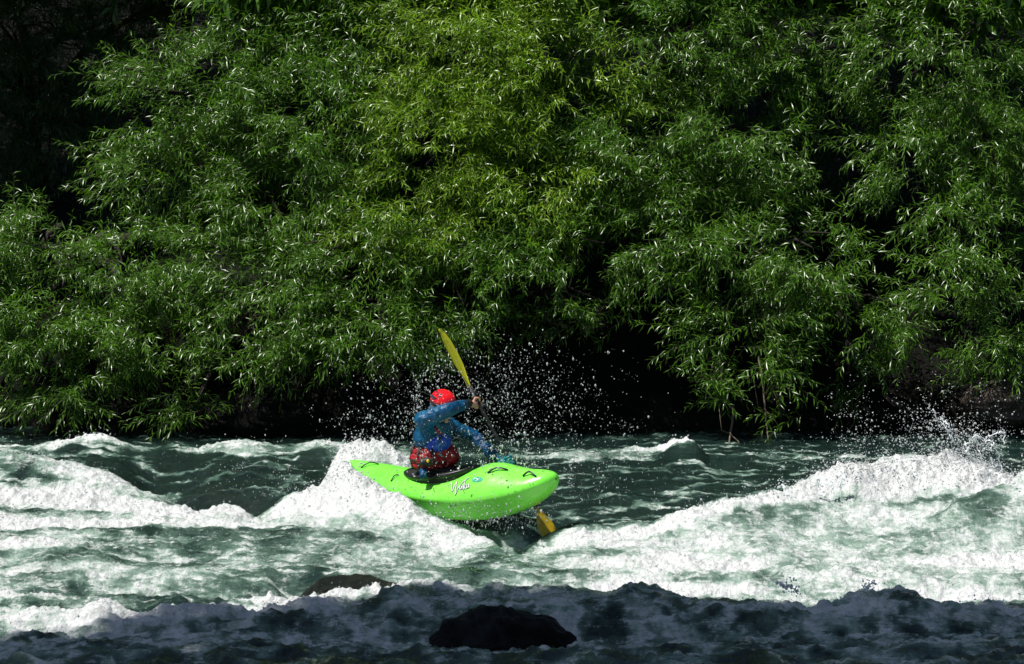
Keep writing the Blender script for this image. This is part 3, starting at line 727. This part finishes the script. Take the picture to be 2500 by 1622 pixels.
for s_ in (1, -1):
    body.ell(hd + hl*.077*s_ - hu*.008 - hf_*.005, basis(hf_*.016, hl*.008, hu*.030)); body.ell(hd + hl*.033*s_ + hf_*.075 - hu*.03, basis(hf_*.022, hl*.02, hu*.014))
    kn = kw(.36, .14*s_, -.03); ft = kw(.80, .10*s_, -.08); hp = hip + PORT*.09*s_ - UP*.03
    body.chain([hp, kn], [.085, .062]); body.chain([kn, ft], [.055, .038]); body.ell(ft + BOW*.03, basis(BOW*.06, PORT*.035, UP*.04))
bm_ = body.remesh('body', .0042, 3)
person = link('person', bm_, M['skin'])
tag(person, 'kayaker in blue jacket and red helmet, one arm across the face to the raised paddle', 'person')
def child(name, mb, m, voxel=.007, sm=4, fold=0, fs=14, seed=0): return link(name, mb.remesh(name, voxel, sm, fold, fs, seed), m, person)
j = MB(); torso(j, .012); arm(j, SR, ER, WR.lerp(ER, .22), .010); arm(j, SLf, EL, WL.lerp(EL, .05), .010); j.chain([neck-dT*.03, neck+dT*.03], [.075, .066])
child('jacket', j, M['jacket'], .006, 3, .014, 15, 4)
cu = MB().chain([WR.lerp(ER, .34), WR.lerp(ER, .0)], [.0475, .035]); child('cuff', cu, M['neoprene'], .005, 2)
cu = MB().chain([WL.lerp(EL, .2), WL.lerp(EL, -.02)], [.042, .037]); child('cuff', cu, M['glove'], .005, 2, .006, 30)
gl = MB(); hand(gl, HL, WL, -1, .0022); child('glove', gl, M['glove'], .0042, 2)
v = MB(); wv = waist + dT*.065
v.ell(wv, basis(fT*.150, lT*.190, dT*.085)); v.ell(wv - dT*.055, basis(fT*.140, lT*.182, dT*.07)); v.ell(wv + fT*.05 + lT*-.06, basis(fT*.11, lT*.12, dT*.09)); v.ell(wv + fT*.06 + lT*.09, basis(fT*.11, lT*.11, dT*.085))
v.ell(wv + dT*.06, basis(fT*.135, lT*.178, dT*.06)); child('life_vest', v, M['vest'], .006, 3, .034, 13, 9)
for a_ in (-1.9, -1.2, -.5): 
    MB().tube([wv + dT*z_ + (fT*.158*math.cos(a_) + lT*.197*math.sin(a_))*(1-.12*abs(z_)/.1) for z_ in (-.10, -.05, 0, .05, .11)], .014, 8).build('vest_strap', M['neoprene'], person)
v = MB(); v.ell(chest + fT*.07 - dT*.03, basis(fT*.085, lT*.125, dT*.10)); child('vest_front', v, M['royal'], .007, 4, .016, 9, 3)
mb = MB(); nn_ = 40
for dz, rr in ((.005, .014),):
    mb.tube([wv - dT*.02 + fT*.152*math.cos(a) + lT*.192*math.sin(a) + dT*.012*math.sin(3*a) for a in [2*math.pi*i/nn_ for i in range(nn_+1)]], .013, 8)
mb.build('belt', M['neoprene'], person)
pk = P(1042, 1128, 27.83); MB().ell(pk, basis(Vector((.07, 0, 0)), Vector((0, .035, 0)), Vector((0, 0, .038))), 16, 10).build('vest_pocket', M['neoprene'], person)
bk = P(1044.5, 1126, 27.79); MB().ell(bk, basis(Vector((.013, 0, 0)), Vector((0, .010, 0)), Vector((0, 0, .015)))).build('buckle', M['yellow'], person)
MB().tube([P(x, y, D) for x, y, D in ((1078, 1064, 27.86), (1073, 1080, 27.82), (1072, 1098, 27.80), (1077, 1110, 27.80), (1085, 1117, 27.82))], [.009, .010, .009, .008, .006]).build('strap', M['jacket'], person)
MB().tube([P(x, y, D) for x, y, D in ((1062, 1043, 27.87), (1068, 1052, 27.86), (1077, 1060, 27.85))], [.012]*3).build('strap', M['vest'], person)
MB().tube([P(1034, 1148, 27.86), P(1034, 1158, 27.83), P(1033, 1166, 27.80)], [.036, .034, .030], 10).build('tow_tail', M['jacket'], person)
# spray skirt: from the rim up to the waist
V = []; F = []; rows = 9
for r_i in range(rows):
    t_ = r_i/(rows-1); k_ = t_**.8
    for i in range(n):
        ph = 2*math.pi*i/n; a = rim_pt(ph, RA-.012, RB-.012, .014)
        b = waist - dT*.01 + fT*.135*math.cos(ph) + lT*.165*math.sin(ph)
        q = a.lerp(b, max(0, (t_-.45)/.55)**1.0 if t_ > .45 else 0)
        if t_ <= .45:
            kk = 1 - t_*.95; q = rim_pt(ph, (RA-.012)*kk, (RB-.012)*kk, .014 + .01*t_)
        else:
            a2 = rim_pt(ph, (RA-.012)*.573, (RB-.012)*.573, .02); q = a2.lerp(b, (t_-.45)/.55)
        V.append(q)
for i in range(rows-1):
    for k in range(n): a, b = i*n+k, i*n+(k+1) % n; F.append((a, b, b+n, a+n))
MB().add(V, F).build('spray_skirt', M['neoprene'], person)
# helmet
hc = hd + hu*.052; mb = MB(); V = []; F = []; R_, S_ = 14, 40
V.append(hc + hu*.098)
for i in range(1, R_+1):
    th = math.pi*.56*i/R_
    for k in range(S_):
        ph = 2*math.pi*k/S_; ff = math.cos(ph)
        V.append(hc + hf_*math.sin(th)*ff*.122 + hl*math.sin(th)*math.sin(ph)*.101 + hu*math.cos(th)*(.098 if th < 1.57 else .11))
for k in range(S_): F.append((0, 1+k, 1+(k+1) % S_))
for i in range(R_-1):
    for k in range(S_): a, b = 1+i*S_+k, 1+i*S_+(k+1) % S_; F.append((a, a+S_, b+S_, b))
hme = MB().add(V, F); ho = hme.build('helmet', M['helmet'], person)
md = ho.modifiers.new('shell', 'SOLIDIFY'); md.thickness = .008; md.offset = -1
hb = BVHTree.FromPolygons([tuple(q) for q in hme.V], hme.F)
c2 = lambda L: [(960 + x/5.147, 900 + y/5.147) for x, y in L]
strokes(hb, 'helmet_print', [c2([(540, 285), (560, 300), (565, 320), (545, 335)]), c2([(490, 335), (505, 355), (530, 365)]), c2([(590, 325), (605, 330)]), c2([(480, 345), (500, 380), (545, 375)]), c2([(570, 355), (600, 350)])], .0075, M['ink'], ho, 0)
MB().tube([hc - hu*.022 + hf_*.122*math.cos(a) + hl*.102*math.sin(a) for a in [2*math.pi*i/40 for i in range(41)]], .007, 6).build('helmet_brim', M['black'], ho)
ep = MB()
for s_ in (1, -1): ep.ell(hd + hl*.086*s_ - hu*.012 - hf_*.012, basis(hf_*.040, hl*.012, hu*.048))
ep.ell(hd - hf_*.088 - hu*.005, basis(hf_*.016, hl*.06, hu*.045)); ep.build('helmet_liner', mat('grey_liner', (.10, .11, .12), .6), person)
MB().tube([hd + hl*.083 - hu*.05, hd + hl*.05 + hf_*.04 - hu*.112, hd + hf_*.06 - hu*.128, hd - hl*.05 + hf_*.04 - hu*.112, hd - hl*.083 - hu*.05], .006, 6).build('chin_strap', M['black'], person)
for s_ in (1, -1):
    ey = MB().ell(hd + hl*.031*s_ + hf_*.091 - hu*.004, basis(hf_*.009, hl*.013, hu*.009)); ey.build('eye', M['white'], person)

# ------------------------------------------------------------------ paddle
pe = empty('paddle', HR, 'black shafted paddle with yellow blades held upright across the boat', 'paddle')
s0 = PT.lerp(PB, .255); s1 = PT.lerp(PB, .80)
MB().tube([s0.lerp(s1, i/8) for i in range(9)], [.0165]*9, 12).build('shaft', M['neoprene'], pe)
def blade_mat(name, c1, c2):
    m = mat(name, c1, .3); t = NT(m); co = t.n('ShaderNodeTexCoord').outputs['Object']
    t.l(t.ramp(t.noise(co, 14, 5, .7, 1), [(.35, c1), (.62, c2), (.75, (c2[0]*.5, c2[1]*.5, .01))]), t.b.inputs['Base Color']); return m
def blade(root, tip, wid, nrml, m, curve, name='blade'):
    ax = (tip-root); L_ = ax.length; ax.normalize(); sd = ax.cross(nrml).normalized(); nr = sd.cross(ax).normalized()
    V = []; F = []; N = 22; Mx = 10
    for i in range(N+1):
        t_ = i/N; ww = wid*(.16 + .84*sstep(0, .45, t_))*(max(1-(max(t_-.55, 0)/.452)**2.3, 0)**.5)
        for s_ in (1, -1):
            for k in range(Mx+1):
                a = -1 + 2*k/Mx; th_ = .006*(1-a*a) + .012*max(0, .35-t_)*2
                V.append(root + ax*L_*t_ + sd*a*ww + nr*(curve*math.sin(t_*1.9)*1.0 + .012*a*a - .006 + s_*th_*.5 + .007*math.exp(-(a/.18)**2)*(1-t_)*s_))
    W_ = 2*(Mx+1)
    for i in range(N):
        for k in range(Mx):
            a = i*W_+k; F.append((a, a+1, a+W_+1, a+W_)); b = a+Mx+1; F.append((b, b+W_, b+W_+1, b+1))
    return MB().add(V, F).build(name, m, pe)
M['blade_top'] = blade_mat('yellow_green_blade', (.66, .66, .01), (.52, .52, .012)); M['blade_low'] = blade_mat('mustard_blade', (.66, .47, .006), (.52, .34, .008))
Bt = blade(s0 + AX*.02, PT, .088, Vector((.62, -.26, .25)), M['blade_top'], .016)
Bl = blade(s1 - AX*.02, PB, .076, Vector((.45, -.85, .1)), M['blade_low'], -.012)
tb = BVHTree.FromPolygons([tuple(v_.co) for v_ in Bl.data.vertices], [tuple(p_.vertices) for p_ in Bl.data.polygons])
try: patch(tb, 'blade_patch', 1352, 1318, 7, 14, M['teal'], Bl, .35, .002)
except Exception as e: print('patch', e)

# ------------------------------------------------------------------ bare hanging stems
for pts, lab in (([(1852, 870, 33.9), (1862, 930, 33.85), (1868, 1000, 33.8), (1874, 1060, 33.7), (1880, 1100, 33.5)], 'long thin bare stem trailing to the water at the right of the leafy bough'),
                 ([(1790, 990, 33.75), (1788, 1030, 33.7), (1783, 1060, 33.6), (1778, 1100, 33.4), (1774, 1130, 33.2)], 'short forked bare stem trailing to the water below the leafy bough')):
    st = MB().tube([P(*q) for q in pts], [.014, .012, .010, .008, .005], 6)
    a, b = P(*pts[2]), P(*pts[3]); st.tube([a, a.lerp(b, .6) + Vector((.10, 0, .02)), b + Vector((.16, 0, -.05))], [.006, .005, .003], 5)
    st.tube([a, a.lerp(b, .5) + Vector((-.08, 0, .12)), a + Vector((-.12, 0, .3))], [.006, .004, .003], 5)
    o_ = st.build('hanging_stem', mat('bare_stem', (.16, .12, .08), .7)); tag(o_, lab, 'stem', 'bare stems hanging to the water')

# ------------------------------------------------------------------ spray
def drop_mat():
    m = mat('water_drops', (.75, .80, .80), .12, .6); t = NT(m)
    t.b.inputs['IOR'].default_value = 1.33; t.b.inputs['Transmission Weight'].default_value = .45
    return m
M['drop'] = drop_mat()
t5 = (1+5**.5)/2
IV = nrm(np.array([(-1,t5,0),(1,t5,0),(-1,-t5,0),(1,-t5,0),(0,-1,t5),(0,1,t5),(0,-1,-t5),(0,1,-t5),(t5,0,-1),(t5,0,1),(-t5,0,-1),(-t5,0,1)], float))
IF = np.array([(0,11,5),(0,5,1),(0,1,7),(0,7,10),(0,10,11),(1,5,9),(5,11,4),(11,10,2),(10,7,6),(7,1,8),(3,9,4),(3,4,2),(3,2,6),(3,6,8),(3,8,9),(4,9,5),(2,4,11),(6,2,10),(8,6,7),(9,8,1)])
def drops(name, pos, rad, label, seed, stretch=None):
    r = np.random.default_rng(seed); n = len(pos)
    sc_ = rad[:, None]*np.array([1, 1, 1])*r.uniform(.8, 1.3, (n, 3))
    if stretch is not None: sc_[:, 2] *= stretch
    jit = 1 + r.normal(0, .12, (n, 12, 1))
    V = pos[:, None, :] + IV[None]*jit*sc_[:, None, :]
    F = (np.arange(n)*12)[:, None, None] + IF[None]
    o = link(name, np_mesh(name, V.reshape(-1, 3), F.reshape(-1, 3)), M['drop'])
    return tag(o, label, 'spray', kind='stuff')
r = np.random.default_rng(77)
def cloud(n, cx, cy, sx, sy, D, sd, r0=.0013, r1=.0075):
    n = int(n*1.6)
    px = r.normal(cx, sx, n); py = r.normal(cy, sy, n); DD = r.normal(D, sd, n)
    k_ = max(4, n//22); kx, ky = r.normal(cx, sx, k_), r.normal(cy, sy, k_); m_ = r.random(n) < .55; w_ = r.integers(0, k_, n); ang = r.uniform(0, 3.14, k_)[w_]
    e1 = r.normal(0, 22, n); e2 = r.normal(0, 6, n)
    px = np.where(m_, kx[w_] + e1*np.cos(ang) - e2*np.sin(ang), px); py = np.where(m_, ky[w_] + e1*np.sin(ang) + e2*np.cos(ang), py)
    q = np.stack([(px-1250)/FPX*DD, DD, np.array([P(a, b, c_).z for a, b, c_ in zip(px, py, DD)])], 1)
    rr = r0 + (r1-r0)*r.random(n)**4.5
    return q, rr
parts = [cloud(1500, 1160, 1010, 130, 80, 28.3, .35), cloud(700, 1330, 1010, 120, 90, 28.2, .35), cloud(500, 960, 1010, 90, 60, 28.4, .3), cloud(420, 1060, 1060, 60, 90, 27.75, .12), cloud(300, 1140, 900, 80, 60, 28.2, .3),
         cloud(350, 1230, 1140, 60, 40, 27.7, .25, .003, .010), cloud(260, 1200, 1240, 90, 40, 27.4, .15, .003, .009), cloud(300, 1420, 1180, 120, 50, 28.4, .3), cloud(240, 640, 1200, 90, 60, 29.4, .3, .002, .006)]
q = np.concatenate([a for a, b in parts]); rr = np.concatenate([b for a, b in parts])
ok = (q[:, 2] > .0) & (q[:, 2] < 1.75); drops('spray', q[ok], rr[ok], 'spray of white drops flying round the kayaker', 1, stretch=r.uniform(.7, 2.1, ok.sum()))
parts = [cloud(650, 2260, 1080, 110, 45, 28.4, .3, .0025, .010), cloud(330, 2200, 1020, 130, 60, 28.4, .3, .0022, .008), cloud(160, 2400, 1000, 70, 60, 28.4, .3), cloud(380, 2350, 1085, 50, 38, 28.4, .1, .0025, .011), cloud(200, 1960, 1140, 110, 30, 28, .2)]
q = np.concatenate([a for a, b in parts]); rr = np.concatenate([b for a, b in parts])
drops('spray', q, rr, 'spray of white drops thrown up over the foam pile at the right', 2)
cnt = 60; px = r.uniform(1060, 1300, cnt)
# drops and clots jumping off the foam
fi = FM.ravel(); inn = (np.abs(X.ravel()) < 5.3) & (Y.ravel() > 21.2) & (Y.ravel() < 32.7)
pr = np.where(inn, np.clip(fi-.45, 0, 1)**1.5, 0) + 0; cr = sstep(.05, .4, H.ravel()); pr = pr*(.08 + cr*1.0); pr /= pr.sum()
pk_ = r.choice(len(pr), 11000, p=pr); base_ = Vt[pk_]
hgt = r.exponential(.020, len(pk_))*(1 + 2.2*cr[pk_]*r.random(len(pk_)))
q = base_ + np.stack([r.normal(0, .01, len(pk_)), r.normal(0, .01, len(pk_)), hgt - .003], 1)
drops('foam_and_glint_drops', q, .0018 + .008*r.random(len(q))**4, 'white drops and froth clots leaping off the breaking waves', 3)
pr = np.where(inn & (Y.ravel() < 31.8), .25 + np.clip(fi, 0, .6), 0); pr /= pr.sum(); pk_ = r.choice(len(pr), 9000, p=pr)  # tiny white flecks modelled in place of sun glints on the water
q = Vt[pk_] + np.stack([np.zeros(9000), np.zeros(9000), r.exponential(.012, 9000)], 1)
drops('foam_and_glint_drops', q, .0018 + .003*r.random(9000)**2, 'tiny white drops standing in for sun glints on the green water', 5)
# water running off the raised hull
n_ = 420; px = r.uniform(1060, 1310, n_); q = np.array([P(a, b, D) for a, b, D in zip(px, 1266 + r.exponential(34, n_) - np.abs(px-1180)*.12, r.uniform(27.35, 27.7, n_))])
drops('hull_runoff', q, r.uniform(.0011, .003, n_), 'thin streaks of water running off the raised hull', 4, stretch=r.uniform(1.5, 6, n_))
# thrown ropes of water
M['froth'] = mat('white_froth', (.82, .86, .88), .3)
def lace(name, strands, D, r0, label, seed):
    rd = random.Random(seed); mb = MB()
    for st in strands:
        pts = [P(x, y, D + rd.uniform(-.04, .04)) for x, y in st]; path = []; rad = []
        for i in range(len(pts)-1):
            for k in range(7):
                path.append(pts[i].lerp(pts[i+1], k/7) + Vector((rd.uniform(-1, 1), rd.uniform(-1, 1), rd.uniform(-1, 1)))*.013); rad.append(r0*rd.uniform(.3, 1.4))
        path.append(pts[-1]); rad.append(r0*.5); mb.tube(path, rad, 7)
        for k in range(len(path)*4):
            p_ = rd.choice(path); mb.ell(p_ + Vector((rd.gauss(0, .03), rd.gauss(0, .03), rd.gauss(0, .03))), Matrix.Diagonal((r0*rd.uniform(.15, .8),)*3), 6, 4)
    return tag(mb.build(name, M['froth']), label, 'spray', kind='stuff')
c5 = lambda L: [(1600 + x/2.298, 950 + y/2.298) for x, y in L]
lace('splash', [c5([(1560, 115), (1590, 180), (1640, 230), (1672, 295)]), c5([(1600, 170), (1640, 200), (1665, 250)]), c5([(1735, 315), (1790, 262), (1850, 290), (1895, 298), (1925, 370), (1940, 440), (1950, 490)]), c5([(1850, 280), (1900, 250), (1960, 240), (1955, 310)]),
    c5([(1800, 265), (1810, 330), (1830, 390), (1880, 440), (1930, 430)]), c5([(1900, 300), (1870, 340), (1820, 350)]), c5([(1740, 300), (1760, 360), (1800, 410), (1830, 470)]), c5([(1880, 380), (1900, 430), (1890, 480)]), c5([(1680, 330), (1740, 345), (1790, 380)])], 28.4, .0065, 'lacy ropes of water thrown up above the right foam pile', 1)
lace('splash', [c5([(680, 560), (710, 540), (735, 590), (760, 630)]), c5([(890, 545), (920, 500), (915, 555)]), c5([(1020, 490), (1045, 485), (1035, 570)]), c5([(950, 530), (985, 520), (1000, 560)])], 27.45, .007, 'small spurts of water on the left slope of the right foam pile', 2)
lace('splash', [c5([(680, 1085), (720, 1110), (760, 1110), (800, 1150)]), c5([(1065, 1175), (1085, 1220), (1095, 1255), (1140, 1220)]), c5([(1180, 1150), (1200, 1100), (1240, 1090)]), c5([(1890, 1255), (1900, 1220), (1930, 1195), (1920, 1255)]), c5([(1760, 1240), (1780, 1215), (1800, 1245)]), c5([(1120, 1165), (1190, 1165), (1230, 1190)])], 22.95, .010, 'dark spurts of water on the crest of the shaded near wave', 3)
